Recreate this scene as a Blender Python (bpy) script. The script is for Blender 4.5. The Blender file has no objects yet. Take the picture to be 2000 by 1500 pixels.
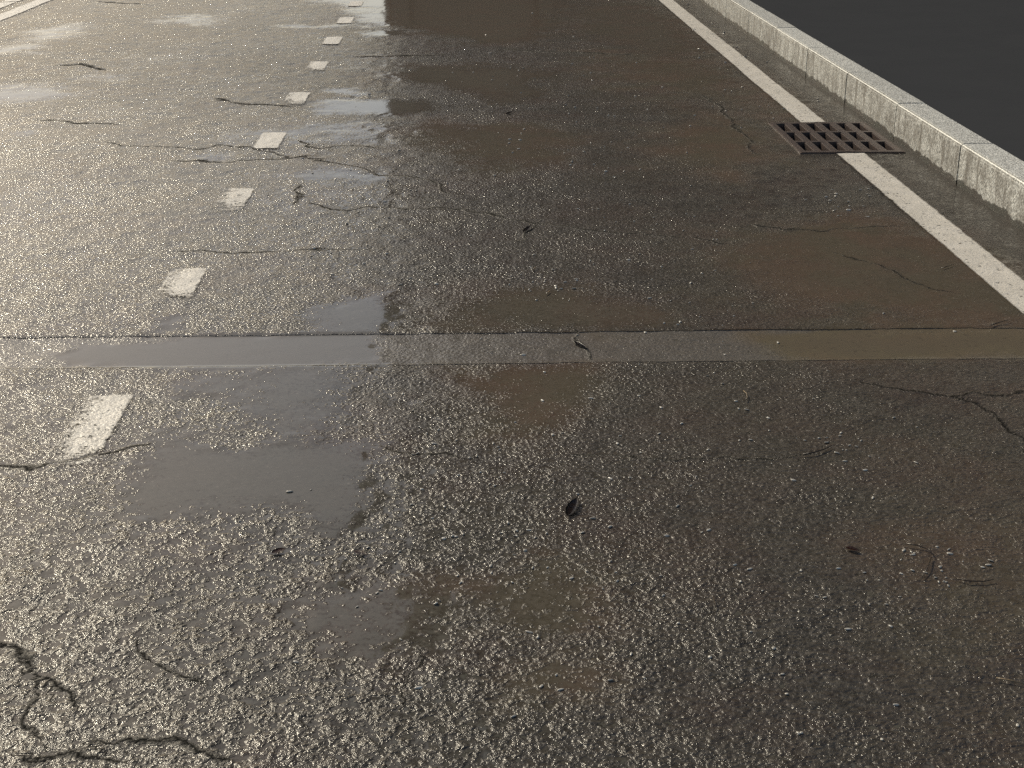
import bpy, bmesh, math, random
import numpy as np
from mathutils import Vector, Matrix

SC = bpy.context.scene
COL = SC.collection
R = math.radians

# ------------------------------------------------------------------ camera
CAM_H = 1.47
F_PX, CX, CY = 2777.8, 1000.0, 750.0            # focal length for a 2000 px wide frame
PITCH, YAW = 21.2087, 1.84524
cam_d = bpy.data.cameras.new('camera')
cam = bpy.data.objects.new('camera', cam_d)
COL.objects.link(cam)
cam.location = (0, 0, CAM_H)
cam.rotation_euler = (R(90 - PITCH), 0, R(-YAW))
cam_d.lens = 50.0
cam_d.sensor_width = 36.0
cam_d.clip_start = 0.05
cam_d.clip_end = 5000
SC.camera = cam

# ------------------------------------------------------------------ sky, sun, exposure
SUN_EL, SUN_AZ = 34.0, -35.0                    # azimuth from +Y, negative = left
world = bpy.data.worlds.new('World')
SC.world = world
world.use_nodes = True
wn = world.node_tree
sky = wn.nodes.new('ShaderNodeTexSky')
sky.sky_type = 'NISHITA'
sky.sun_disc = False
sky.sun_elevation = R(SUN_EL)
sky.sun_rotation = R(SUN_AZ)
sky.dust_density = 1.9
sky.air_density = 0.8
sky.ozone_density = 0.2
tint = wn.nodes.new('ShaderNodeMix'); tint.data_type = 'RGBA'; tint.blend_type = 'MULTIPLY'
tint.inputs[0].default_value = 1.0; tint.inputs[7].default_value = (1.04, 1.0, .92, 1)     # warm evening haze
wn.links.new(sky.outputs[0], tint.inputs[6])
wn.links.new(tint.outputs[2], wn.nodes['Background'].inputs[0])
wn.nodes['Background'].inputs[1].default_value = 0.105

sun_d = bpy.data.lights.new('sun', 'SUN')
sun_d.energy = 2.95
sun_d.angle = R(1.5)
sun_d.color = (1.0, 0.905, 0.70)
sun = bpy.data.objects.new('sun', sun_d)
COL.objects.link(sun)
sdir = Vector((math.sin(R(SUN_AZ)) * math.cos(R(SUN_EL)), math.cos(R(SUN_AZ)) * math.cos(R(SUN_EL)), math.sin(R(SUN_EL))))
sun.rotation_euler = sdir.to_track_quat('Z', 'Y').to_euler()
sun.location = (-20, 30, 20)

SC.view_settings.view_transform = 'Standard'
SC.view_settings.look = 'None'
SC.view_settings.exposure = 0.0
SC.view_settings.gamma = 1.0
SC.render.film_transparent = False
try:
    SC.cycles.sample_clamp_indirect = 3.0
    SC.cycles.use_denoising = False
except Exception:
    pass

# ------------------------------------------------------------------ survey: photo pixels -> metres on the road
_vp = np.array([904 - CX, 328 + CY, -F_PX]); _vp /= np.linalg.norm(_vp)
_p = math.atan(1078 / F_PX)
_up = np.array([0, math.cos(_p), math.sin(_p)])
_fw = _vp - _up * _vp.dot(_up); _fw /= np.linalg.norm(_fw)
_rt = np.cross(_fw, _up)

def un(x, y, z=0.0):
    d = np.array([x - CX, -(y - CY), -F_PX])
    t = (z - CAM_H) / (d @ _up)
    return (float((d @ _rt) * t), float((d @ _fw) * t))

# ------------------------------------------------------------------ numpy noise
def _hash(ix, iy, seed):
    n = (ix.astype(np.int64) * 374761393 + iy.astype(np.int64) * 668265263 + seed * 974634777) & 0xffffffff
    n = ((n ^ (n >> 13)) * 1274126177) & 0xffffffff
    n = (n ^ (n >> 16)) & 0xffffffff
    return n / 4294967295.0

def vnoise(x, y, scale, seed=0):
    x = x * scale; y = y * scale
    ix = np.floor(x); iy = np.floor(y)
    fx = x - ix; fy = y - iy
    fx = fx * fx * (3 - 2 * fx); fy = fy * fy * (3 - 2 * fy)
    a = _hash(ix, iy, seed); b = _hash(ix + 1, iy, seed)
    c = _hash(ix, iy + 1, seed); d = _hash(ix + 1, iy + 1, seed)
    return (a + (b - a) * fx) * (1 - fy) + (c + (d - c) * fx) * fy - 0.5

def fbm(x, y, scale, octs=4, seed=0):
    v = np.zeros_like(x); amp = 1.0
    for k in range(octs):
        v += amp * vnoise(x + 17.3 * k, y - 9.1 * k, scale * 2.03 ** k, seed + k * 7)
        amp *= 0.5
    return v

def sstep(a, b, v):
    t = np.clip((v - a) / (b - a), 0, 1)
    return t * t * (3 - 2 * t)

# ------------------------------------------------------------------ where things lie
X_KERB, X_KERB_BACK, KERB_Z = 2.190, 2.334, 0.185
GX0, GX1, GY0, GY1 = 1.638, 2.152, 6.862, 7.638
DASH_X0, DASH_X1 = -1.068, -0.934
LINE_X0, LINE_X1 = 1.808, 1.953
DASHES = [(3.716 - 0.43 if k == 0 else 3.716 + 1.2445 * k - 0.40, 3.726 + 1.2445 * k) for k in range(-1, 14)]
DASHES[1] = (3.26, 3.735)

# puddle outlines (surveyed from the photo): points, water strength, edge softness (m), mud 0..1
PUDDLES = [
    ([(255, 920), (330, 885), (450, 880), (560, 860), (660, 855), (690, 885), (695, 940), (680, 985), (640, 1025), (520, 1000), (380, 985), (280, 965)], 1.25, .10, 0.15),
    ([(620, 600), (690, 572), (742, 574), (752, 605), (742, 650), (640, 655)], 1.05, .09, 0.1),
    ([(110, 690), (170, 668), (300, 664), (520, 655), (718, 650), (724, 680), (715, 712), (520, 716), (230, 714), (150, 706)], 1.2, .06, 0.2),
    ([(340, 740), (520, 722), (700, 714), (680, 760), (620, 800), (640, 850), (560, 830), (470, 780), (360, 775)], 0.82, .10, 0.1),
    ([(590, 1150), (700, 1125), (850, 1130), (860, 1180), (790, 1230), (680, 1262), (610, 1240), (560, 1190)], 0.80, .08, 0.25),
    ([(640, 205), (700, 198), (760, 196), (815, 200), (830, 214), (770, 224), (690, 220), (650, 213)], 1.2, .14, 0.1),
    ([(655, 178), (690, 172), (700, 180), (670, 185)], 0.9, .10, 0.1),
    ([(690, -30), (1120, -30), (1090, 20), (1060, 60), (1000, 82), (900, 78), (830, 60), (760, 48), (700, 40), (690, 10)], 1.05, .30, 0.6),
    ([(700, 64), (780, 60), (800, 68), (740, 72)], 1.0, .10, 0.1),
    ([(540, 50), (640, 47), (700, 50), (650, 55), (560, 54)], 0.8, .12, 0.1),
    ([(600, 0), (760, -10), (760, 14), (690, 18)], 0.75, .20, 0.1),
    ([(775, 150), (800, 132), (900, 130), (1060, 135), (1030, 170), (1020, 195), (960, 192), (900, 170), (800, 165)], 1.0, .22, 0.35),
    ([(820, 258), (870, 245), (1050, 245), (1120, 265), (1080, 310), (1000, 335), (940, 320), (900, 290), (830, 272)], 0.82, .22, 0.6),
    ([(830, 640), (870, 590), (920, 570), (1080, 566), (1200, 580), (1300, 600), (1310, 640), (1050, 643)], 0.78, .14, 0.45),
    ([(900, 716), (1080, 712), (1160, 730), (1110, 780), (1080, 820), (1030, 840), (980, 815), (960, 760)], 0.84, .09, 0.75),
    ([(1440, 520), (1500, 460), (1700, 430), (1880, 470), (2060, 560), (2080, 650), (1700, 645), (1560, 600)], 0.70, .22, 0.8),
    ([(1480, 655), (1600, 644), (2050, 640), (2060, 690), (1800, 700), (1560, 690)], 1.1, .08, 0.9),
    ([(1300, 300), (1340, 250), (1400, 230), (1460, 260), (1490, 310), (1400, 335)], 0.72, .20, 0.9),
    ([(1130, 20), (1230, 5), (1330, 40), (1400, 90), (1330, 110), (1240, 90), (1160, 60)], 0.8, .35, 0.6),
    ([(1180, 110), (1300, 110), (1420, 140), (1440, 200), (1330, 180), (1220, 160)], 0.72, .35, 0.8),
    ([(820, 1130), (960, 1135), (1080, 1095), (1180, 1120), (1170, 1200), (1060, 1215), (950, 1200), (870, 1180)], 0.66, .07, 0.55),
    ([(1000, 1310), (1080, 1280), (1180, 1300), (1160, 1350), (1060, 1370), (1000, 1360)], 0.60, .05, 0.6),
    ([(-40, 185), (30, 168), (120, 172), (135, 185), (90, 194), (0, 196)], 1.0, .18, 0.1),
    ([(45, 76), (90, 55), (150, 48), (150, 62), (110, 76), (60, 82)], 1.0, .20, 0.1),
    ([(-60, 100), (20, 88), (80, 92), (60, 102), (-20, 106)], 0.95, .18, 0.1),
    ([(125, 152), (200, 143), (240, 152), (180, 160)], 0.7, .15, 0.1),
    ([(300, 38), (380, 28), (430, 38), (420, 47), (330, 45)], 0.85, .20, 0.1),
    ([(20, 258), (80, 250), (90, 262), (30, 268)], 0.75, .12, 0.1),
    ([(420, 262), (600, 238), (780, 250), (760, 275), (640, 268), (500, 275)], 0.66, .22, 0.1),
    ([(540, 350), (620, 330), (740, 335), (745, 352), (640, 360)], 0.78, .15, 0.1),
    ([(370, 300), (440, 298), (430, 310), (380, 310)], 0.7, .10, 0.1),
    ([(-60, 1225), (0, 1232), (26, 1245), (22, 1262), (-20, 1262)], 1.0, .04, 0.1),
    ([(300, 630), (340, 618), (350, 640), (300, 652)], 0.85, .05, 0.1),
    ([(250, 870), (300, 850), (420, 845), (420, 870), (300, 890)], 0.6, .06, 0.1),
    ([(1450, 180), (1540, 150), (1620, 190), (1560, 240), (1480, 230)], 0.45, .25, 0.8),
    ([(1700, 1060), (1900, 980), (2060, 1000), (2060, 1180), (1850, 1200)], 0.36, .15, 0.45),
    ([(1500, 120), (1560, 110), (1780, 300), (1940, 400), (2050, 480), (1960, 470), (1800, 360), (1660, 260)], 0.5, .12, 0.25),
]

CRACKS = [  # pixel polyline, half width in m
    ([(215, 278), (235, 285), (300, 287), (390, 291), (430, 284), (480, 289), (560, 306), (640, 315), (700, 328), (745, 343), (800, 345), (860, 358), (868, 378)], .0045),
    ([(345, 313), (440, 317), (540, 310), (600, 306)], .006),
    ([(590, 278), (620, 290), (680, 283), (740, 290)], .005),
    ([(588, 365), (583, 398)], .004),
    ([(606, 396), (640, 410), (720, 406), (790, 407), (850, 404), (900, 410), (980, 421), (1060, 435), (1120, 448), (1200, 453), (1300, 460), (1350, 463), (1405, 474)], .006),
    ([(360, 493), (450, 491), (560, 489), (640, 485), (706, 487)], .005),
    ([(700, 110), (800, 109), (870, 106)], .009),
    ([(970, 93), (1040, 100), (1130, 102), (1230, 106)], .010),
    ([(425, 193), (480, 203), (560, 207)], .008),
    ([(840, 205), (1000, 206), (1100, 204)], .005),
    ([(1310, 178), (1370, 185), (1405, 208), (1430, 240), (1460, 270), (1475, 300)], .0035),
    ([(-20, 1262), (40, 1285), (72, 1325), (100, 1355), (130, 1372)], .007),
    ([(30, 1285), (45, 1340), (35, 1400), (75, 1465)], .003),
    ([(60, 1468), (110, 1470), (165, 1478), (230, 1482)], .006),
    ([(200, 1445), (280, 1436), (325, 1442), (370, 1465), (425, 1480)], .007),
    ([(270, 1270), (340, 1310), (370, 1330)], .005),
    ([(1680, 748), (1760, 765), (1850, 775), (1920, 800), (1960, 832), (2010, 880)], .007),
    ([(1850, 777), (1920, 773), (2010, 766)], .006),
    ([(-20, 914), (60, 912), (130, 902), (210, 890), (262, 872)], .007),
    ([(1130, 893), (1300, 896), (1500, 897), (1570, 886)], .004),
    ([(1060, 432), (1040, 450), (1010, 470)], .003),
    ([(1115, 645), (1125, 660), (1135, 672), (1146, 690), (1146, 705)], .004),
    ([(1640, 495), (1730, 520), (1800, 560), (1850, 570)], .004),
    ([(760, 880), (820, 884), (880, 888)], .006),
    ([(120, 128), (160, 125), (200, 135)], .010),
    ([(95, 235), (150, 240), (220, 243)], .008),
    ([(-10, 6), (30, 3)], .01),
    ([(200, 4), (270, 8)], .012),
    ([(800, 1290), (790, 1340), (770, 1390)], .0025),
    ([(1480, 440), (1560, 450), (1660, 446), (1740, 440)], .005),
]

def seg_dist(X, Y, pts):
    """distance to an open polyline, and the side of it"""
    best = np.full(X.shape, 1e9); side = np.zeros(X.shape)
    for (ax, ay), (bx, by) in zip(pts[:-1], pts[1:]):
        dx, dy = bx - ax, by - ay
        L = dx * dx + dy * dy + 1e-12
        t = np.clip(((X - ax) * dx + (Y - ay) * dy) / L, 0, 1)
        d = np.hypot(X - ax - t * dx, Y - ay - t * dy)
        s = np.sign(dx * (Y - ay) - dy * (X - ax))
        m = d < best
        best[m] = d[m]; side[m] = s[m]
    return best, side

def poly_sdf(X, Y, pts):
    """signed distance, positive inside"""
    d, _ = seg_dist(X, Y, pts + pts[:1])
    inside = np.zeros(X.shape, bool)
    n = len(pts)
    for i in range(n):
        (x1, y1), (x2, y2) = pts[i], pts[(i + 1) % n]
        if abs(y2 - y1) < 1e-9: continue
        c = ((y1 > Y) != (y2 > Y)) & (X < (x2 - x1) * (Y - y1) / (y2 - y1) + x1)
        inside ^= c
    return np.where(inside, d, -d)

PUD_W = []
for pts, s_, soft, mud_ in PUDDLES:
    w_ = [un(*q) for q in pts]; yy_ = sum(q[1] for q in w_) / len(w_); xx_ = sum(q[0] for q in w_) / len(w_)
    s_ *= .92
    if mud_ > .3: s_ = min(s_ * .86, .80)                    # thin muddy film, stones stand out of it
    elif yy_ > 8 and xx_ < -1.2: s_ = min(s_ * .72, .66)
    elif yy_ > 5: s_ = min(s_ * .86, .95)
    PUD_W.append((w_, s_, soft, mud_))
CRK_W = [([un(*q) for q in pts], w * max(1.0, un(*pts[0])[1] / 3.0) * 1.55) for pts, w in CRACKS]
STRIP_A, STRIP_B = un(0, 688), un(2000, 668)     # centre line of the trench patch
STRIP_HALF = 0.140

def fields(X, Y):
    """everything that varies over the road: height, water, mud, crack, strip"""
    wx = X + 0.040 * fbm(X, Y, 12, 4, 11) ; wy = Y + 0.055 * fbm(X, Y, 12, 4, 23)
    water = np.zeros(X.shape); mud = np.zeros(X.shape)
    for pts, s, soft, md in PUD_W:
        a = np.array(pts); m = 0.5 + soft
        box = (X > a[:, 0].min() - m) & (X < a[:, 0].max() + m) & (Y > a[:, 1].min() - m) & (Y < a[:, 1].max() + m)
        if not box.any(): continue
        bx, by = X[box], Y[box]
        px = bx + soft * 0.9 * fbm(bx, by, 5, 3, 5); py = by + soft * 1.6 * fbm(bx, by, 5, 3, 6)
        sd = poly_sdf(px, py, pts)
        v = s * sstep(-soft * 1.7, soft * 1.5, sd)
        mm = md * sstep(-soft * 2.2, soft, sd)
        water[box] = np.maximum(water[box], v)
        mud[box] = np.maximum(mud[box], mm)
    damp = 0.5 + 0.9 * fbm(X, Y * 0.8, 1.3, 4, 31)          # broad damp patches
    film = .09 + .20 * np.clip(fbm(X, Y * .8, 1.5, 4, 31), -1, 1) + .10 * sstep(.6, -.6, X) - .12 * sstep(2.9, 2.2, Y) - .10 * sstep(6, 9, Y)
    water = np.maximum(water, np.clip(film, .02, .5))
    base = 0.35 * sstep(-0.6, 1.6, X) * np.clip(0.5 + 1.2 * fbm(X, Y, 1.7, 3, 51), 0, 1)
    mud = np.clip(np.maximum(mud, base) + 0.12 * fbm(X, Y, 4, 3, 61), 0, 1)
    mud = np.maximum(mud, 0.22 * sstep(1.75, 2.12, X + 0.1 * fbm(X, Y, 4, 3, 77)))
    cv = np.full(X.shape, 0.2); cs = np.zeros(X.shape); best = np.full(X.shape, 1e9); cw = np.zeros(X.shape)
    for pts, w in CRK_W:
        a = np.array(pts); m = 0.15
        box = (X > a[:, 0].min() - m) & (X < a[:, 0].max() + m) & (Y > a[:, 1].min() - m) & (Y < a[:, 1].max() + m)
        if not box.any(): continue
        d, s = seg_dist(wx[box], wy[box], pts)
        bb = best[box]; k = d < bb
        bb[k] = d[k]; best[box] = bb
        t = cv[box]; t[k] = (d * s)[k]; cv[box] = t
        t = cw[box]; t[k] = w * np.clip(1.15 - d / 0.07, 0, 1)[k]; cw[box] = t
    ax, ay = STRIP_A; bx, by = STRIP_B
    L = math.hypot(bx - ax, by - ay)
    st = ((bx - ax) * (Y - ay) - (by - ay) * (X - ax)) / L + 0.004 * vnoise(X, Y, 3, 91)
    z = 0.0035 * fbm(X, Y, 1.1, 2, 71) + 0.0030 * vnoise(X, Y, 17, 72) + 0.0022 * vnoise(X, Y, 39, 73)
    z = z - 0.003 * (1 - np.clip(np.abs(water - 0.0), 0, 1)) * np.clip(fbm(X, Y, 6, 2, 81), 0, 1)
    flat = sstep(0.35, 0.75, water)
    z = z * (1 - 0.93 * flat)
    z = z - 0.0032 * (1 - sstep(STRIP_HALF - 0.006, STRIP_HALF + 0.006, np.abs(st)))
    return z, water, mud, cv, cw, st

# ------------------------------------------------------------------ object helpers
def tag(o, label=None, cat=None, group=None, kind=None):
    if label: o['label'] = label
    if cat: o['category'] = cat
    if group: o['group'] = group
    if kind: o['kind'] = kind
    return o

def link(name, me, mat=None, parent=None, loc=(0, 0, 0)):
    o = bpy.data.objects.new(name, me)
    COL.objects.link(o)
    if mat and me is not None: me.materials.append(mat)
    o.location = loc
    if parent: o.parent = parent
    return o

def bm_obj(name, bm, mat, parent=None, smooth=False, loc=(0, 0, 0)):
    me = bpy.data.meshes.new(name)
    bmesh.ops.recalc_face_normals(bm, faces=bm.faces)
    bm.to_mesh(me); bm.free()
    if smooth:
        for p in me.polygons: p.use_smooth = True
    return link(name, me, mat, parent, loc)

def box(bm, x0, x1, y0, y1, z0, z1):
    v = [bm.verts.new(c) for c in [(x0, y0, z0), (x1, y0, z0), (x1, y1, z0), (x0, y1, z0), (x0, y0, z1), (x1, y0, z1), (x1, y1, z1), (x0, y1, z1)]]
    for f in [(0, 3, 2, 1), (4, 5, 6, 7), (0, 1, 5, 4), (1, 2, 6, 5), (2, 3, 7, 6), (3, 0, 4, 7)]:
        bm.faces.new([v[i] for i in f])
    return v

def grid_mesh(name, xs, ys, dz=0.0, hole=None, attrs=None):
    X, Y = np.meshgrid(xs, ys)
    nx, ny = len(xs), len(ys)
    z, water, mud, cv, cw, st = fields(X.ravel(), Y.ravel())
    co = np.empty((nx * ny, 3), np.float32)
    co[:, 0] = X.ravel(); co[:, 1] = Y.ravel(); co[:, 2] = z + dz
    i = np.arange(nx - 1)[None, :] + (np.arange(ny - 1) * nx)[:, None]
    q = np.stack([i, i + 1, i + nx + 1, i + nx], -1).reshape(-1, 4)
    if hole:
        mx = (X[:-1, :-1] + X[1:, 1:]).ravel() / 2; my = (Y[:-1, :-1] + Y[1:, 1:]).ravel() / 2
        q = q[~((mx > hole[0]) & (mx < hole[1]) & (my > hole[2]) & (my < hole[3]))]
    me = bpy.data.meshes.new(name)
    me.vertices.add(len(co)); me.vertices.foreach_set('co', co.ravel())
    me.loops.add(q.size); me.loops.foreach_set('vertex_index', q.ravel().astype(np.int32))
    me.polygons.add(len(q))
    me.polygons.foreach_set('loop_start', (np.arange(len(q)) * 4).astype(np.int32))
    me.polygons.foreach_set('loop_total', np.full(len(q), 4, np.int32))
    me.polygons.foreach_set('use_smooth', np.ones(len(q), bool))
    me.update(calc_edges=True)
    data = dict(gutter=sstep(1.90, 2.06, X.ravel() + .06 * fbm(X.ravel(), Y.ravel(), 5, 3, 78)), coarse=sstep(3.7, 2.5, Y.ravel() + .5 * fbm(X.ravel(), Y.ravel(), 2.5, 3, 44)) * (.45 + .55 * sstep(.5, -.4, X.ravel())), dry=sstep(4.8, 10.5, Y.ravel() + 1.2 * fbm(X.ravel(), Y.ravel(), .6, 3, 99)) * sstep(1.0, -.6, X.ravel()), water=water, mud=mud, crack_side=cv, crack_width=cw, strip=st)
    if attrs: data.update(attrs(X.ravel(), Y.ravel()))
    for k, v in data.items():
        a = me.attributes.new(k, 'FLOAT', 'POINT')
        a.data.foreach_set('value', v.astype(np.float32))
    return me

# ------------------------------------------------------------------ node helpers
class NT:
    def __init__(s, name):
        s.mat = bpy.data.materials.new(name); s.mat.use_nodes = True
        s.t = s.mat.node_tree; s.t.nodes.clear()
    def put(s, sock, v):
        if v is None: return
        if isinstance(v, bpy.types.NodeSocket): s.t.links.new(v, sock)
        else:
            if isinstance(v, (tuple, list)) and len(v) == 3 and sock.type == 'RGBA': v = (*v, 1)
            sock.default_value = v
    def n(s, typ, props=None, **ins):
        nd = s.t.nodes.new(typ)
        for k, v in (props or {}).items(): setattr(nd, k, v)
        for k, v in ins.items():
            k = k.replace('_', ' ')
            s.put(nd.inputs[int(k[1:]) if k[0] == 'i' and k[1:].isdigit() else k], v)
        return nd
    def m(s, op, a, b=None, c=None, clamp=False):
        nd = s.t.nodes.new('ShaderNodeMath'); nd.operation = op; nd.use_clamp = clamp
        s.put(nd.inputs[0], a); s.put(nd.inputs[1], b); s.put(nd.inputs[2], c)
        return nd.outputs[0]
    def mr(s, v, a, b, c=0.0, d=1.0, smooth=True):
        nd = s.t.nodes.new('ShaderNodeMapRange'); nd.interpolation_type = 'SMOOTHSTEP' if smooth else 'LINEAR'
        s.put(nd.inputs[0], v)
        for k, w in zip((1, 2, 3, 4), (a, b, c, d)): s.put(nd.inputs[k], w)
        return nd.outputs[0]
    def mixc(s, f, a, b, mode='MIX'):
        nd = s.t.nodes.new('ShaderNodeMix'); nd.data_type = 'RGBA'; nd.blend_type = mode
        s.put(nd.inputs[0], f); s.put(nd.inputs[6], a); s.put(nd.inputs[7], b)
        return nd.outputs[2]
    def mixf(s, f, a, b):
        nd = s.t.nodes.new('ShaderNodeMix'); nd.data_type = 'FLOAT'
        s.put(nd.inputs[0], f); s.put(nd.inputs[2], a); s.put(nd.inputs[3], b)
        return nd.outputs[0]
    def attr(s, name):
        return s.n('ShaderNodeAttribute', dict(attribute_name=name)).outputs['Fac']
    def pos(s, sx=1, sy=1, sz=1):
        g = s.n('ShaderNodeNewGeometry').outputs['Position']
        return s.n('ShaderNodeVectorMath', dict(operation='MULTIPLY'), i0=g, i1=(sx, sy, sz)).outputs[0]
    def noise(s, v, scale, detail=2, rough=.5, dist=0):
        return s.n('ShaderNodeTexNoise', None, Vector=v, Scale=scale, Detail=detail, Roughness=rough, Distortion=dist).outputs[0]
    def vor(s, v, scale, feature='F1', rnd=1.0):
        return s.n('ShaderNodeTexVoronoi', dict(feature=feature), Vector=v, Scale=scale, Randomness=rnd)
    def out(s, sh):
        o = s.t.nodes.new('ShaderNodeOutputMaterial'); s.t.links.new(sh, o.inputs[0]); return s.mat

def road_base(T):
    """shared micro relief of the asphalt: height (m), water mask, inputs"""
    P = T.pos(1, 1, 0)
    mid = T.noise(P, 82, 3, .55)
    fine = T.noise(P, 210, 3, .65)
    vor = T.vor(P, 112, 'SMOOTH_F1'); 
    stone = T.m('SUBTRACT', 1.0, T.m('MULTIPLY', vor.outputs['Distance'], 1.5), clamp=True)
    rough_zone = T.mr(T.noise(P, 2.2, 3, .6), .35, .65, .75, 1.2)
    strip_abs = T.m('ADD', T.m('ABSOLUTE', T.attr('strip')), T.m('MULTIPLY', T.m('SUBTRACT', T.noise(P, 22, 5, .7), .5), .014))
    in_strip = T.mr(strip_abs, STRIP_HALF - .003, STRIP_HALF + .003, 1, 0)
    h = T.m('ADD', -.0043, T.m('ADD', T.m('MULTIPLY', stone, .0018), T.m('ADD', T.m('MULTIPLY', mid, .0050), T.m('MULTIPLY', fine, .0015))))
    coarse = T.attr('coarse')
    cn = T.noise(P, 34, 3, .6)
    h = T.m('ADD', h, T.m('MULTIPLY', coarse, T.m('MULTIPLY', T.m('SUBTRACT', cn, .5), .0115)))
    pits = T.mr(T.noise(P, 38, 3, .65), .395, .32, 0, 1)
    h = T.m('SUBTRACT', h, T.m('MULTIPLY', pits, .0030))
    h = T.m('MULTIPLY', h, rough_zone)
    h = T.m('MULTIPLY', h, T.mixf(in_strip, 1.0, .62))
    # cracks
    wob = T.m('MULTIPLY', T.m('SUBTRACT', T.noise(P, 75, 4, .75), .5), .026)
    cd = T.m('ABSOLUTE', T.m('ADD', T.attr('crack_side'), wob))
    cwid = T.m('MULTIPLY', T.attr('crack_width'), T.mr(T.noise(P, 17, 4, .65), .34, .58, .30, 1.15))
    crack = T.m('MULTIPLY', T.mr(T.m('DIVIDE', cd, T.m('ADD', cwid, .0002)), 0.0, 1.2, 1, 0, False), T.mr(cwid, .0005, .0025, 0, 1))
    crack = T.m('MULTIPLY', crack, T.mr(T.noise(P, 95, 3, .7), .34, .46, .3, 1))
    joint = T.mr(T.m('ABSOLUTE', T.m('SUBTRACT', strip_abs, STRIP_HALF)), .001, T.mr(T.noise(P, 4, 3), .35, .65, .0035, .009), 1, 0)
    return P, h, stone, mid, vor, pits, crack, joint, in_strip

def make_road():
    T = NT('wet_asphalt')
    P, h, stone, mid, vor, pits, crack, joint, in_strip = road_base(T)
    water_a = T.attr('water'); mud = T.attr('mud')
    # rain water fills the hollows first: stones stand out of the film, deeper water covers them
    spk_n = T.noise(T.pos(1, .8, 0), 120, 2, .6)
    big = T.m('MULTIPLY', T.m('SUBTRACT', T.noise(P, 13, 5, .7), .5), .80)
    level = T.m('SUBTRACT', T.m('MULTIPLY', T.m('ADD', water_a, big), .0039), .00175)
    level = T.m('SUBTRACT', level, T.m('MULTIPLY', T.m('MAXIMUM', crack, joint), .012))
    hh = T.m('SUBTRACT', h, T.m('MULTIPLY', crack, .010))
    hh = T.m('SUBTRACT', hh, T.m('MULTIPLY', joint, .005))
    depth = T.m('SUBTRACT', level, hh)
    wet = T.mr(depth, -.00010, .00030, 0, 1)
    deep = T.mr(depth, .0003, .0016, 0, 1)
    ripple = T.m('MULTIPLY', T.noise(P, 70, 2), .00010)
    H = T.m('SMOOTH_MAX', T.m('SUBTRACT', hh, level), ripple, .0003)
    bump = T.n('ShaderNodeBump', None, Strength=1.0, Distance=1.0, Height=H).outputs[0]
    # colours
    cell = T.n('ShaderNodeSeparateColor', None, i0=vor.outputs['Color'])
    spk = T.mr(cell.outputs[0], .0, 1.0, .55, 1.5, False)
    asp = T.mixc(T.mr(cell.outputs[1], .82, .95), (.060, .055, .047), (.15, .135, .115))
    asp = T.mixc(1.0, asp, T.n('ShaderNodeCombineColor', None, i0=spk, i1=spk, i2=spk).outputs[0], 'MULTIPLY')
    hue = T.noise(P, 3.1, 4, .6)
    rust = T.mixc(T.mr(hue, .40, .60), (.120, .082, .057), (.100, .084, .056))
    redd = T.mr(T.noise(P, 2.0, 4, .65), .46, .66)
    asp = T.mixc(T.m('MULTIPLY', redd, .30), asp, (.062, .036, .028))
    pale_specks = T.mr(T.noise(P, 190, 2), .60, .74)
    mudc = T.mixc(T.m('MULTIPLY', pale_specks, .5), rust, (.19, .15, .10))
    col = T.mixc(T.m('MULTIPLY', mud, .85), asp, mudc)
    silt = T.m('MULTIPLY', T.attr('gutter'), T.mr(T.noise(P, 7, 4, .65), .25, .6, .55, .95))
    col = T.mixc(silt, col, (.034, .029, .024))
    col = T.mixc(T.m('MULTIPLY', in_strip, .55), col, T.mixc(T.mr(mud, .25, .7), T.mixc(spk_n, (.09, .082, .074), (.26, .24, .215)), (.16, .135, .092)))
    col = T.mixc(T.m('MAXIMUM', T.m('MULTIPLY', T.m('MAXIMUM', crack, joint), .95), T.m('MULTIPLY', pits, .6)), col, (.010, .010, .009))
    rim = T.m('MULTIPLY', T.mr(T.noise(P, 1.6, 3), .5, .62), crack)
    rough = T.mixf(T.noise(P, 24, 3, .6), .08, .27)
    rough = T.mixf(T.m('MULTIPLY', mud, .5), rough, .45)
    rough = T.mixf(T.m('MAXIMUM', crack, T.m('MULTIPLY', pits, .6)), rough, .85)
    rough = T.mixf(wet, rough, T.mixf(deep, .11, .055))
    wcol = T.mixc(T.m('MULTIPLY', deep, .6), col, T.mixc(mud, (.118, .116, .100), (.110, .089, .066)))
    b = T.n('ShaderNodeBsdfPrincipled', None, Base_Color=wcol, Roughness=rough, IOR=T.mixf(wet, 1.45, 1.36), Normal=bump)
    T.put(b.inputs['Specular IOR Level'], T.m('MULTIPLY', T.mixf(wet, T.mr(T.attr('dry'), 0, 1, .48, .12), .5), T.m('SUBTRACT', 1.0, T.m('MULTIPLY', T.m('MAXIMUM', crack, T.m('MULTIPLY', pits, .6)), T.m('SUBTRACT', 1.0, wet)))))
    return T.out(b.outputs[0])

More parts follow.
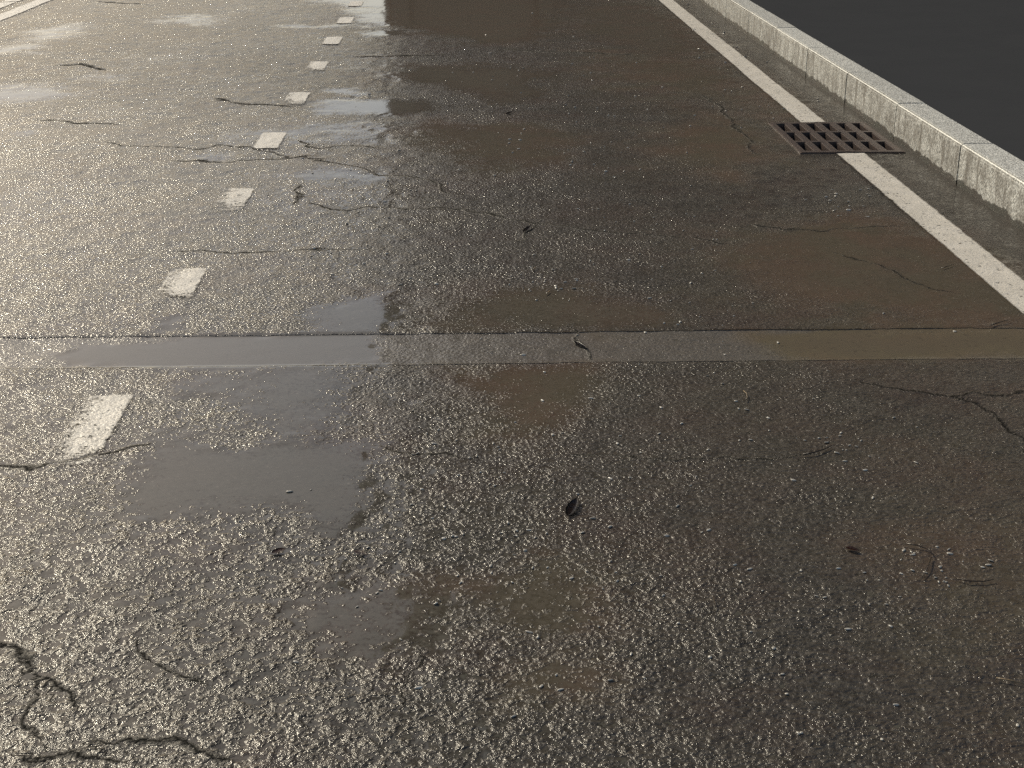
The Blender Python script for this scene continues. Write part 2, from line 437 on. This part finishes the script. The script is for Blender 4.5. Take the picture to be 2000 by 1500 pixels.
def make_paint():
    T = NT('worn_road_paint')
    P, h, stone, mid, vor, pits, crack, joint, in_strip = road_base(T)
    edge = T.attr('edge'); wear = T.attr('wear')
    hh = T.m('SUBTRACT', T.m('MULTIPLY', h, .55), T.m('MULTIPLY', crack, .008))
    bump = T.n('ShaderNodeBump', None, Strength=1.0, Distance=1.0, Height=hh).outputs[0]
    n1 = T.noise(P, 22, 4, .7); n2 = T.noise(P, 120, 3, .7)
    keep = T.m('ADD', T.m('MULTIPLY', n1, .55), T.m('MULTIPLY', n2, .55))
    keep = T.m('ADD', keep, T.m('MULTIPLY', h, 20))
    a = T.mr(T.m('SUBTRACT', keep, wear), -.10, .05)
    e = T.mr(T.m('ADD', edge, T.m('MULTIPLY', T.m('ADD', T.m('MULTIPLY', T.m('SUBTRACT', n2, .5), .6), T.m('SUBTRACT', n1, .5)), T.m('MULTIPLY', T.m('SUBTRACT', wear, .18), .09))), .000, .011)
    a = T.m('MULTIPLY', a, e)
    a = T.m('MULTIPLY', a, T.m('SUBTRACT', 1.0, T.m('MULTIPLY', pits, .9)))
    a = T.m('MULTIPLY', a, T.m('SUBTRACT', 1.0, crack), clamp=True)
    dirt = T.mr(T.noise(P, 9, 4, .65), .3, .7)
    col = T.mixc(dirt, (.62, .585, .52), (.73, .69, .62))
    col = T.mixc(T.mr(n2, .3, .45, .35, 0), col, (.25, .22, .18))
    b = T.n('ShaderNodeBsdfPrincipled', None, Base_Color=col, Roughness=.42, Normal=bump)
    tr = T.n('ShaderNodeBsdfTransparent')
    mx = T.n('ShaderNodeMixShader', None, i0=a, i1=tr.outputs[0], i2=b.outputs[0])
    return T.out(mx.outputs[0])

def make_granite():
    T = NT('granite_kerb')
    P = T.pos()
    oi = T.n('ShaderNodeObjectInfo')
    Ps = T.n('ShaderNodeVectorMath', dict(operation='ADD'), i0=P, i1=T.n('ShaderNodeCombineXYZ', None, i0=oi.outputs['Random'], i1=T.m('MULTIPLY', oi.outputs['Random'], 7)).outputs[0]).outputs[0]
    sep = T.n('ShaderNodeSeparateXYZ', None, i0=P)
    g = T.n('ShaderNodeNewGeometry'); nz = T.n('ShaderNodeSeparateXYZ', None, i0=g.outputs['Normal']).outputs[2]
    face = T.mr(nz, .2, .6, 1, 0)
    grain = T.noise(T.n('ShaderNodeVectorMath', dict(operation='MULTIPLY'), i0=Ps, i1=T.n('ShaderNodeCombineXYZ', None, i0=1.0, i1=1.0, i2=T.mixf(face, 1.0, .5)).outputs[0]).outputs[0], 170, 2, .6)
    grain2 = T.noise(Ps, 330, 2, .5)
    col = T.mixc(T.mr(grain, .38, .62), (.20, .20, .185), (.80, .80, .75))
    col = T.mixc(T.mr(grain2, .60, .70, 0, .7), col, (.07, .07, .065))
    tone = T.mr(oi.outputs['Random'], 0, 1, .88, 1.08, False)
    col = T.mixc(1.0, col, T.n('ShaderNodeCombineColor', None, i0=tone, i1=tone, i2=tone).outputs[0], 'MULTIPLY')
    # vertical dribbles of dirt on the face
    Pv = T.n('ShaderNodeVectorMath', dict(operation='MULTIPLY'), i0=Ps, i1=(1, 1, .16)).outputs[0]
    drib = T.mr(T.noise(Pv, 22, 5, .75), .44, .66, .0, .85)
    blot = T.mr(T.noise(Ps, 11, 5, .7), .42, .62, 0, .6)
    dirt = T.m('MULTIPLY', T.m('MAXIMUM', drib, blot), face)
    col = T.mixc(dirt, col, (.13, .115, .095))
    # wet, mossy foot of the face
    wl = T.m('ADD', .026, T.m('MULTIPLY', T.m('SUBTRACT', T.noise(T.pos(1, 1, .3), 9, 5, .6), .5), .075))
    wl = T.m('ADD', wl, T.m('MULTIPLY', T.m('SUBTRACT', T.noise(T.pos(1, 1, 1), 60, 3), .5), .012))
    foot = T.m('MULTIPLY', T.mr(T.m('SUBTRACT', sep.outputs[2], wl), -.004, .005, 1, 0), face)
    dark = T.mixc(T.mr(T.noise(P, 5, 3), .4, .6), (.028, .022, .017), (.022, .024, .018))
    arris_highlight = T.m('MULTIPLY', T.mr(nz, .25, .5), T.mr(nz, .97, .9))
    arris_highlight = T.m('MULTIPLY', arris_highlight, T.mr(T.noise(P, 60, 3, .6), .36, .46))
    col = T.mixc(T.m('MULTIPLY', arris_highlight, .92), col, (.95, .94, .86))  # near-white band paints the sun highlight onto the chamfered edge
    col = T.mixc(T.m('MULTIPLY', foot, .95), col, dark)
    bump = T.n('ShaderNodeBump', None, Strength=.8, Distance=1.0, Height=T.m('MULTIPLY', T.noise(Ps, 110, 4, .65), .0035)).outputs[0]
    b = T.n('ShaderNodeBsdfPrincipled', None, Base_Color=col, Roughness=T.mixf(foot, T.mixf(arris_highlight, .62, .28), .5), Normal=bump)
    return T.out(b.outputs[0])

def make_simple(name, c1, c2, scale, rough=.6, metal=0.0, bump=0.0, bscale=None, spec=.5):
    T = NT(name)
    P = T.pos()
    col = T.mixc(T.mr(T.noise(P, scale, 4, .6), .38, .62), c1, c2)
    nrm = None
    if bump:
        nrm = T.n('ShaderNodeBump', None, Strength=1.0, Distance=1.0, Height=T.m('MULTIPLY', T.noise(P, bscale or scale, 3, .6), bump)).outputs[0]
    b = T.n('ShaderNodeBsdfPrincipled', None, Base_Color=col, Roughness=rough, Metallic=metal, Normal=nrm)
    b.inputs['Specular IOR Level'].default_value = spec
    return T.out(b.outputs[0])

M_ROAD = make_road()
M_PAINT = make_paint()
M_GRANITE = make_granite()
M_IRON = make_simple('rusty_cast_iron', (.115, .086, .076), (.090, .074, .070), 40, .38, .35, .0008, 300)
M_PIT = make_simple('drain_pit_silt', (.012, .010, .009), (.02, .016, .013), 20, .8)
M_BACKDROP = make_simple('flat_grey_backdrop', (.050, .052, .056), (.052, .054, .058), 3, 1.0, 0, 0, spec=0.0)
M_GROUND = make_simple('dark_ground', (.045, .044, .040), (.060, .056, .048), .5, .95)
M_LEAF = make_simple('wet_dark_leaf', (.022, .014, .012), (.012, .012, .018), 60, .25, 0, .0006, 150)
M_RLEAF = make_simple('wet_red_leaf', (.060, .022, .014), (.030, .012, .010), 60, .28, 0, .0006, 150)
M_TWIG = make_simple('wet_twig', (.05, .035, .022), (.03, .02, .014), 80, .25, 0, .0008, 300)
M_STRAW = make_simple('wet_straw', (.30, .22, .13), (.20, .15, .09), 60, .22, 0, .0005, 300)

def brick_mat():
    T = NT('brown_brick')
    tc = T.pos()
    sw = T.n('ShaderNodeSeparateXYZ', None, i0=tc)
    v = T.n('ShaderNodeCombineXYZ', None, i0=T.m('ADD', sw.outputs[0], sw.outputs[1]), i1=sw.outputs[2]).outputs[0]
    br = T.n('ShaderNodeTexBrick', None, Vector=v, Color1=(.60, .36, .22, 1), Color2=(.52, .31, .19, 1), Mortar=(.50, .38, .27, 1), Scale=2.2)
    b = T.n('ShaderNodeBsdfPrincipled', None, Base_Color=br.outputs[0], Roughness=.8)
    return T.out(b.outputs[0])
M_BRICK = brick_mat()
M_GLASS = make_simple('dark_window_glass', (.02, .022, .025), (.03, .03, .032), 2, .1)
M_FRAME = make_simple('brown_window_frame', (.10, .07, .05), (.12, .09, .06), 5, .5)
M_ROOFS = make_simple('grey_roofing', (.10, .10, .10), (.14, .13, .13), 2, .8)

# ------------------------------------------------------------------ the road
def lines_x():
    a = [np.arange(-9.0, -5.2, .30), np.arange(-5.2, -1.9, .028), np.arange(-1.9, X_KERB - .001, .0115)]
    a = np.concatenate(a)
    forced = np.array([GX0, GX1, X_KERB + .004])
    a = a[np.min(np.abs(a[:, None] - forced[None]), 1) > .003]
    return np.sort(np.concatenate([a, forced]))

def lines_y():
    a = [-6.0]
    while a[-1] < 1.7: a.append(a[-1] + .25)
    a[-1] = 1.7
    while a[-1] < 15.0: a.append(a[-1] + .0036 * a[-1])
    while a[-1] < 56.0: a.append(a[-1] * 1.02)
    a = np.array(a)
    forced = np.array([GY0, GY1])
    a = a[np.min(np.abs(a[:, None] - forced[None]), 1) > .003]
    return np.sort(np.concatenate([a, forced]))

road = link('road', grid_mesh('road', lines_x(), lines_y(), hole=(GX0, GX1, GY0, GY1)), M_ROAD)
tag(road, kind='structure')

def sheet(name, x0, x1, y0, y1, z, mat):
    bm = bmesh.new()
    bm.faces.new([bm.verts.new(c) for c in [(x0, y0, z), (x1, y0, z), (x1, y1, z), (x0, y1, z)]])
    return tag(bm_obj(name, bm, mat), kind='structure')
sheet('ground', -2500, 2500, -2500, 2500, -0.35, M_GROUND)
bm = bmesh.new()
box(bm, X_KERB_BACK + .003, 90, -6, 56, -.3, KERB_Z - .004)  # added slab, stands in for the empty grey background behind the kerb
tag(bm_obj('backdrop_slab', bm, M_BACKDROP), kind='structure')

# ------------------------------------------------------------------ painted markings
def edge_attr(x0, x1, y0, y1, wear):
    def f(X, Y):
        e = np.minimum(np.minimum(X - x0, x1 - X), np.minimum(Y - y0, y1 - Y))
        return dict(edge=e, wear=wear(X, Y) if callable(wear) else np.full(X.shape, wear))
    return f

def marking(name, x0, x1, y0, y1, wear, hole=None, step=.009):
    nx = max(3, int(round((x1 - x0) / step)) + 1)
    ys = [y0]
    while ys[-1] < y1: ys.append(ys[-1] + max(.008, .004 * abs(ys[-1])))
    ys[-1] = y1
    if hole:
        ys = np.array(ys); forced = np.array(hole[2:])
        ys = ys[np.min(np.abs(ys[:, None] - forced[None]), 1) > .004]
        ys = np.sort(np.concatenate([ys, forced]))
    me = grid_mesh(name, np.linspace(x0, x1, nx), np.array(ys), dz=.0035, hole=hole, attrs=edge_attr(x0, x1, y0, y1, wear))
    return link(name, me, M_PAINT)

dash_labels = {
    0: 'worn white lane dash nearest the camera, below the trench patch, out of frame',
}
def dash_wear(k, y0, y1):
    def f(X, Y):
        t = (Y - y0) / (y1 - y0)
        side = .12 * sstep(-1.0, -1.06, X) + .10 * sstep(.96, 1.0, t)
        if k == 1: return .46 + .14 * sstep(.35, .0, t) + side
        if k == 2: return .44 + .24 * sstep(.45, .0, t) + side
        if k == 3: return .47 + .14 * sstep(.5, .0, t) + side
        if k in (5, 6): return .42 + .16 * sstep(.5, .0, t) + side
        return .30 + .14 * sstep(.5, .0, t)
    return f
ORD = ['', 'nearest and largest', 'second nearest', 'third nearest', 'fourth nearest', 'fifth nearest', 'sixth nearest', 'seventh nearest', 'eighth nearest', 'farthest visible']
LOOK = ['', 'half worn white lane dash just in front of the trench patch', 'white lane dash with ragged lower end just beyond the trench patch',
        'faded greyish white lane dash with a blurred lower edge', 'bright crisp white lane dash ending on the long left crack',
        'white lane dash with a worn lower half left of the grey puddle', 'short dull white lane dash worn along its lower edge',
        'clean white lane dash, third from the top of the photo', 'clean white lane dash beside the tiny grey puddle streaks', 'small white lane dash at the very top edge of the photo']
for k, (y0, y1) in enumerate(DASHES):
    if k == 0 or k > 9: continue
    o = marking('lane_dash', DASH_X0, DASH_X1, y0, y1, dash_wear(k, y0, y1))
    tag(o, LOOK[k], 'lane marking', 'dashes of the broken lane line')

def line_wear(X, Y):
    w = .22 + .14 * (sstep(6.9, 6.0, Y) * sstep(4.6, 5.4, Y)) + .10 * sstep(7.6, 7.7, Y) * sstep(9.2, 8.2, Y) + .25 * sstep(10.3, 10.8, Y) * sstep(12.2, 11.5, Y)
    return w
o = marking('edge_line', LINE_X0, LINE_X1, 2.0, 20.0, line_wear, hole=(1.0, 3.0, GY0 - .012, GY1 + .012))
tag(o, 'long solid white edge line beside the kerb, interrupted by the iron drain grate', 'lane marking')
for x0, x1, lab in ((-4.02, -3.87, 'inner of the two parallel white lines in the upper left corner'),
                    (-4.30, -4.15, 'outer of the two parallel white lines in the upper left corner')):
    o = marking('centre_line', x0, x1, 9.0, 24.0, .30, step=.02)
    tag(o, 'solid white line, ' + lab, 'lane marking', 'double white line')

# ------------------------------------------------------------------ kerb stones
def kerb_block():
    bm = bmesh.new()
    g = .0055
    x0, x1, y0, y1, z0, z1 = 0, X_KERB_BACK - X_KERB, -.5 + g / 2, .5 - g / 2, -.12, KERB_Z
    box(bm, x0, x1, y0, y1, z0, z1)
    top_front = [e for e in bm.edges if all(abs(v.co.z - z1) < 1e-6 and abs(v.co.x - x0) < 1e-6 for v in e.verts)]
    bmesh.ops.bevel(bm, geom=top_front, offset=.019, segments=3, affect='EDGES', profile=.5)
    rest = [e for e in bm.edges if e.calc_length() > .08 and e.calc_face_angle(0) > .5 and max(v.co.z for v in e.verts) > 0]
    bmesh.ops.bevel(bm, geom=rest, offset=.003, segments=2, affect='EDGES')
    me = bpy.data.meshes.new('kerb_stone')
    bmesh.ops.recalc_face_normals(bm, faces=bm.faces)
    bm.to_mesh(me); bm.free()
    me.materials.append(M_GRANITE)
    return me
KB = kerb_block()
KLAB = {5: 'nearest pale granite kerb stone, cut off by the right edge of the photo',
        6: 'pale granite kerb stone just nearer than the drain grate, dark open joint at one end',
        7: 'pale granite kerb stone standing right beside the iron drain grate',
        8: 'pale granite kerb stone, first one beyond the drain grate',
        9: 'pale granite kerb stone, second one beyond the drain grate',
        10: 'pale granite kerb stone, third one beyond the drain grate',
        11: 'pale granite kerb stone, fourth one beyond the drain grate',
        12: 'pale granite kerb stone, fifth one beyond the drain grate',
        13: 'farthest granite kerb stone, at the top edge of the photo',
        4: 'granite kerb stone', 3: '', 2: ''}
random.seed(4)
for k in range(5, 14):
    o = link('kerb_stone', KB, None, loc=(X_KERB + random.uniform(-.001, .001), 5.69 + (k - 5) * 1.002, random.uniform(-.001, .001)))
    o.rotation_euler = (0, 0, random.uniform(-.001, .001))
    tag(o, KLAB[k], 'kerb stone', 'granite kerb stones along the road')
# the kerb goes on out of the picture in both directions
bm = bmesh.new()
for y0, y1 in ((-6, 5.1865), (14.2115, 56)):
    box(bm, X_KERB, X_KERB_BACK, y0, y1, -.12, KERB_Z)
bmesh.ops.bevel(bm, geom=[e for e in bm.edges if all(abs(v.co.z - KERB_Z) < 1e-6 and abs(v.co.x - X_KERB) < 1e-6 for v in e.verts)], offset=.011, segments=3, affect='EDGES')
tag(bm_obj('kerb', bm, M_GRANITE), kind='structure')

# ------------------------------------------------------------------ drain grate
gr = bpy.data.objects.new('drain_grate', None); COL.objects.link(gr)
gcx, gcy = (GX0 + GX1) / 2, (GY0 + GY1) / 2
gr.location = (gcx, gcy, 0)
tag(gr, 'rusty brown cast iron drain grate with three rows of slots, across the white edge line', 'drain grate')
W, Lg = GX1 - GX0, GY1 - GY0
ZT = .006; BAR = .062
bm = bmesh.new()
NX, NY = 6, 3
mx, my = .030, .022
px = (W - 2 * mx) / NX; py = (Lg - 2 * my) / NY
hw_, hl = .041, .207
xe = [-W / 2]; ye = [-Lg / 2]
for i in range(NX):
    c = -W / 2 + .053 + .0817 * i; xe += [c - hw_ / 2, c + hw_ / 2]
for j in range(NY):
    c = -Lg / 2 + my + py * (j + .5); ye += [c - hl / 2, c + hl / 2]
xe.append(W / 2); ye.append(Lg / 2)
def sag(y, x):      # the plate's two ends dip a little in the middle, as worn by wheels
    return ZT - .006 * math.exp(-((x + .02) / .07) ** 2)
vt = {}
for i, x in enumerate(xe):
    for j, y in enumerate(ye):
        # far edge and near edge bend slightly inwards at the painted line
        bend = .012 * math.exp(-((x + .02) / .06) ** 2)
        yy = y - bend if j == len(ye) - 1 else (y + bend if j == 0 else y)
        vt[i, j, 1] = bm.verts.new((x, yy, ZT)); vt[i, j, 0] = bm.verts.new((x, yy, ZT - BAR))
def is_hole(i, j): return i % 2 == 1 and j % 2 == 1
for i in range(len(xe) - 1):
    for j in range(len(ye) - 1):
        if is_hole(i, j):
            for (a, b) in (((i, j), (i + 1, j)), ((i + 1, j), (i + 1, j + 1)), ((i + 1, j + 1), (i, j + 1)), ((i, j + 1), (i, j))):
                bm.faces.new([vt[(*a, 1)], vt[(*b, 1)], vt[(*b, 0)], vt[(*a, 0)]])
            continue
        bm.faces.new([vt[i, j, 1], vt[i + 1, j, 1], vt[i + 1, j + 1, 1], vt[i, j + 1, 1]])
        bm.faces.new([vt[i, j, 0], vt[i, j + 1, 0], vt[i + 1, j + 1, 0], vt[i + 1, j, 0]])
nI, nJ = len(xe) - 1, len(ye) - 1
for i in range(nI):
    bm.faces.new([vt[i, 0, 1], vt[i, 0, 0], vt[i + 1, 0, 0], vt[i + 1, 0, 1]])
    bm.faces.new([vt[i, nJ, 1], vt[i + 1, nJ, 1], vt[i + 1, nJ, 0], vt[i, nJ, 0]])
for j in range(nJ):
    bm.faces.new([vt[0, j, 1], vt[0, j + 1, 1], vt[0, j + 1, 0], vt[0, j, 0]])
    bm.faces.new([vt[nI, j, 1], vt[nI, j, 0], vt[nI, j + 1, 0], vt[nI, j + 1, 1]])
bmesh.ops.recalc_face_normals(bm, faces=bm.faces)
eds = [e for e in bm.edges if len(e.link_faces) == 2 and e.calc_face_angle(0) > 1.0 and all(v.co.z > ZT - .01 for v in e.verts)]
bmesh.ops.bevel(bm, geom=eds, offset=.0035, segments=2, affect='EDGES')
bm_obj('slotted_plate', bm, M_IRON, gr)
bm = bmesh.new()   # the seating frame let into the asphalt
t = .0035
for (a, b, c, d) in ((-W / 2 - t, -W / 2 - .001, -Lg / 2 - t, Lg / 2 + t), (W / 2 + .001, W / 2 + t, -Lg / 2 - t, Lg / 2 + t),
                     (-W / 2 - .001, W / 2 + .001, Lg / 2 + .001, Lg / 2 + t), (-W / 2 - .001, W / 2 + .001, -Lg / 2 - t, -Lg / 2 - .001)):
    box(bm, a, b, c, d, -.08, .0045)
bm_obj('frame', bm, M_IRON, gr)
bm = bmesh.new()   # the gully below, open at the top
v = box(bm, -W / 2 - .002, W / 2 + .002, -Lg / 2 - .002, Lg / 2 + .002, -.33, -.0585)
bm.faces.ensure_lookup_table()
bmesh.ops.delete(bm, geom=[f for f in bm.faces if f.calc_center_median().z > -.06], context='FACES')
bm_obj('gully_pit', bm, M_PIT, gr)

# ------------------------------------------------------------------ leaves, twigs and glint chips
def ground_z(x, y):
    return float(fields(np.array([x]), np.array([y]))[0][0])

def leaf_mesh(L, Wd, curl=.12, seed=0):
    rnd = random.Random(seed)
    bm = bmesh.new(); n = 9; rows = []
    for i in range(n + 1):
        t = i / n
        w = Wd / 2 * math.sin(math.pi * t ** .8) ** .8 * (1 + rnd.uniform(-.10, .10))
        x = (t - .5) * L; zc = .0015 + curl * L * (2 * t - 1) ** 2 * .4
        rows.append([bm.verts.new((x, s * w, zc + abs(s) * w * .22 + rnd.uniform(0, .0006))) for s in (-1, -.5, 0, .5, 1)])
    for a, b in zip(rows[:-1], rows[1:]):
        for i in range(4): bm.faces.new([a[i], b[i], b[i + 1], a[i + 1]])
    # stalk
    st = [bm.verts.new((L / 2 + d, o, .002)) for d, o in ((-.004, -.0006), (-.004, .0006), (L * .14, .0012), (L * .14, .0002))]
    bm.faces.new(st)
    bmesh.ops.solidify(bm, geom=bm.faces[:], thickness=.0006)
    return bm

def tube_bm(pts, r0, r1, seg=6):
    bm = bmesh.new(); rings = []
    for i, p in enumerate(pts):
        p = Vector(p); q = Vector(pts[min(i + 1, len(pts) - 1)]); o = Vector(pts[max(i - 1, 0)])
        d = (q - o).normalized(); s = d.cross(Vector((0, 0, 1))).normalized(); u = s.cross(d)
        r = r0 + (r1 - r0) * i / (len(pts) - 1)
        rings.append([bm.verts.new(p + s * (r * math.cos(a)) + u * (r * math.sin(a))) for a in [2 * math.pi * k / seg for k in range(seg)]])
    for a, b in zip(rings[:-1], rings[1:]):
        for k in range(seg): bm.faces.new([a[k], a[(k + 1) % seg], b[(k + 1) % seg], b[k]])
    bm.faces.new(rings[0]); bm.faces.new(rings[-1])
    return bm

LEAVES = [
    (1118, 994, .095, .026, 72, M_LEAF, 'dark blackish brown leaf lying alone on the bare asphalt in the centre of the photo'),
    (1134, 674, .080, .020, -66, M_LEAF, 'wet dark leaf lying on the pale trench patch over a small crack'),
    (1030, 449, .090, .020, 67, M_LEAF, 'thin dark leaf just above the long crack in mid road'),
    (995, 222, .085, .022, 60, M_LEAF, 'small dark leaf between the brown puddles in the far lane'),
    (1665, 1076, .032, .014, -40, M_RLEAF, 'dark reddish leaf scrap left of the bent twigs at the lower right'),
    (705, 1082, .040, .016, -35, M_RLEAF, 'small reddish brown leaf left of the muddy patch in the foreground'),
    (545, 1080, .036, .018, 35, M_RLEAF, 'tiny brown leaf on the glaring asphalt in the left foreground'),
]
for i, (x, y, L, w, rot, m, lab) in enumerate(LEAVES):
    wx, wy = un(x, y)
    o = bm_obj('fallen_leaf', leaf_mesh(L, w, .04, i), m, smooth=True, loc=(wx, wy, ground_z(wx, wy) + .0035))
    o.rotation_euler = (R(4), R(-3), R(rot))
    tag(o, lab, 'leaf', 'leaves fallen on the road')

TWIGS = [
    ([(1768, 1066), (1790, 1070), (1815, 1078), (1820, 1088)], .0018, M_TWIG, 'upper bent dark twig with water drops at the lower right'),
    ([(1818, 1092), (1812, 1112), (1800, 1132)], .0016, M_TWIG, 'short upright dark twig under the upper bent twig at the lower right'),
    ([(1868, 1134), (1890, 1140), (1920, 1140), (1940, 1137)], .0016, M_TWIG, 'nearly level dark twig, rightmost of the cluster at the lower right'),
    ([(1945, 1328), (1970, 1333), (2010, 1341)], .0016, M_STRAW, 'pale shiny straw entering from the right edge in the foreground'),
    ([(1568, 893), (1590, 889), (1610, 882), (1624, 876)], .0022, M_TWIG, 'dark curved twig lying at the end of the faint crack on the right'),
    ([(1838, 527), (1862, 519)], .0016, M_TWIG, 'tiny dark twig on the olive muddy patch close to the edge line'),
    ([(1935, 637), (1968, 628)], .0020, M_TWIG, 'short dark twig just above the trench patch at the right edge'),
    ([(1452, 768), (1458, 774), (1459, 781), (1455, 787)], .0016, M_STRAW, 'small shiny curved straw below the trench patch right of centre'),
    ([(1393, 1170), (1397, 1185), (1390, 1210)], .0012, M_TWIG, 'thin upright dark twig in the right half of the foreground'),
    ([(1040, 530), (1046, 525)], .0022, M_STRAW, 'bright wet straw stub above the brown puddle in mid road'),
    ([(1066, 576), (1074, 570)], .0022, M_STRAW, 'bright wet straw stub at the upper rim of the brown puddle'),
]
for pts, r, m, lab in TWIGS:
    W_ = [un(*q) for q in pts]
    x0, y0 = W_[0]
    o = bm_obj('twig', tube_bm([(a - x0, b - y0, r + .0015 + .001 * (i % 2)) for i, (a, b) in enumerate(W_)], r, r * .6), m, smooth=True,
               loc=(x0, y0, max(ground_z(*q) for q in W_) + .002))
    tag(o, lab, 'twig', 'twigs and straw on the road')

M_GLINT = make_simple('pale_glint_chips', (.55, .53, .48), (.38, .36, .32), 90, .2)  # pale colour lets the added chips stand in for sun glints
def pale_specks():
    rnd = random.Random(12)
    bm = bmesh.new(); spots = []
    clusters = [(1060, 550, 45, 14), (950, 128, 60, 8), (1180, 280, 120, 26), (1250, 480, 120, 16), (1500, 60, 130, 30), (1640, 400, 40, 14), (1400, 640, 60, 6),
                (1640, 875, 60, 10), (1815, 1110, 60, 12), (900, 900, 160, 16), (1450, 800, 80, 8), (700, 480, 160, 16), (1200, 800, 260, 20), (1000, 1150, 240, 22), (1500, 1250, 320, 26),
                (1030, 1050, 160, 12), (830, 380, 160, 14), (1120, 180, 200, 20), (1560, 180, 100, 14)]
    for cx_, cy_, sd, n in clusters:
        for k in range(int(n * 2.2)):
            x = rnd.gauss(cx_, sd); y = rnd.gauss(cy_, sd * .45)
            if not (-20 < x < 2020 and 0 < y < 1500): continue
            w = un(x, y)
            if w[0] > X_KERB - .03 or (GX0 - .02 < w[0] < GX1 + .02 and GY0 - .02 < w[1] < GY1 + .02): continue
            spots.append(w)
    X = np.array([p[0] for p in spots]); Y = np.array([p[1] for p in spots]); Z = fields(X, Y)[0]
    for x, y, z in zip(X, Y, Z):
        r = rnd.uniform(.0010, .0026) * (1 + .15 * y)
        M = Matrix.Translation((x, y, z + r * .2 + .001)) @ Matrix.Rotation(rnd.uniform(0, 6.3), 4, 'Z') @ Matrix.Rotation(rnd.uniform(-.6, .6), 4, 'X') @ Matrix.Diagonal((rnd.uniform(.8, 2.6), rnd.uniform(.7, 1.2), rnd.uniform(.35, .6), 1))
        g = bmesh.ops.create_icosphere(bm, subdivisions=2, radius=r, matrix=M)
        for v in g['verts']: v.co += Vector((rnd.uniform(-.06, .06), rnd.uniform(-.06, .06), rnd.uniform(-.06, .06))) * r
    tag(bm_obj('pale_specks', bm, M_GLINT, smooth=True), kind='stuff', label='tiny wet pale chips added as sun glints on the asphalt')
pale_specks()

# ------------------------------------------------------------------ the tall brick building across the end of the road
def building():
    X0, X1, Y0, Y1, H = -3.2, 62.0, 58.0, 74.0, 46.0
    root = bpy.data.objects.new('brick_building', None); COL.objects.link(root)
    root.location = (X0, Y0, 0)
    tag(root, 'tall brown brick building across the end of the road, mirrored in the puddles', 'building')
    bm = bmesh.new()
    box(bm, 0, X1 - X0, 0, Y1 - Y0, -.34, H)
    for k in range(12):                       # brick piers
        x = .3 + k * (X1 - X0 - 1.3) / 11
        box(bm, x, x + .7, -.22, -.002, -.34, H - .5)
    bm_obj('wall', bm, M_BRICK, root)
    bm = bmesh.new(); box(bm, -.3, X1 - X0 + .3, -.45, Y1 - Y0 + .3, H + .003, H + .7)
    bm_obj('roof', bm, M_ROOFS, root)
    for fl in range(4):
        for k in range(11):
            x = 2.2 + k * (X1 - X0 - 1.3) / 11 + 1.1
            z = 14 + fl * 8
            bm = bmesh.new(); box(bm, x, x + 1.6, -.05, -.003, z, z + 2.0)
            w = bm_obj('window', bm, M_FRAME, root)
            bm = bmesh.new(); box(bm, x + .1, x + 1.5, -.06, -.052, z + .1, z + 1.9)
            bm_obj('pane', bm, M_GLASS, w)
building()
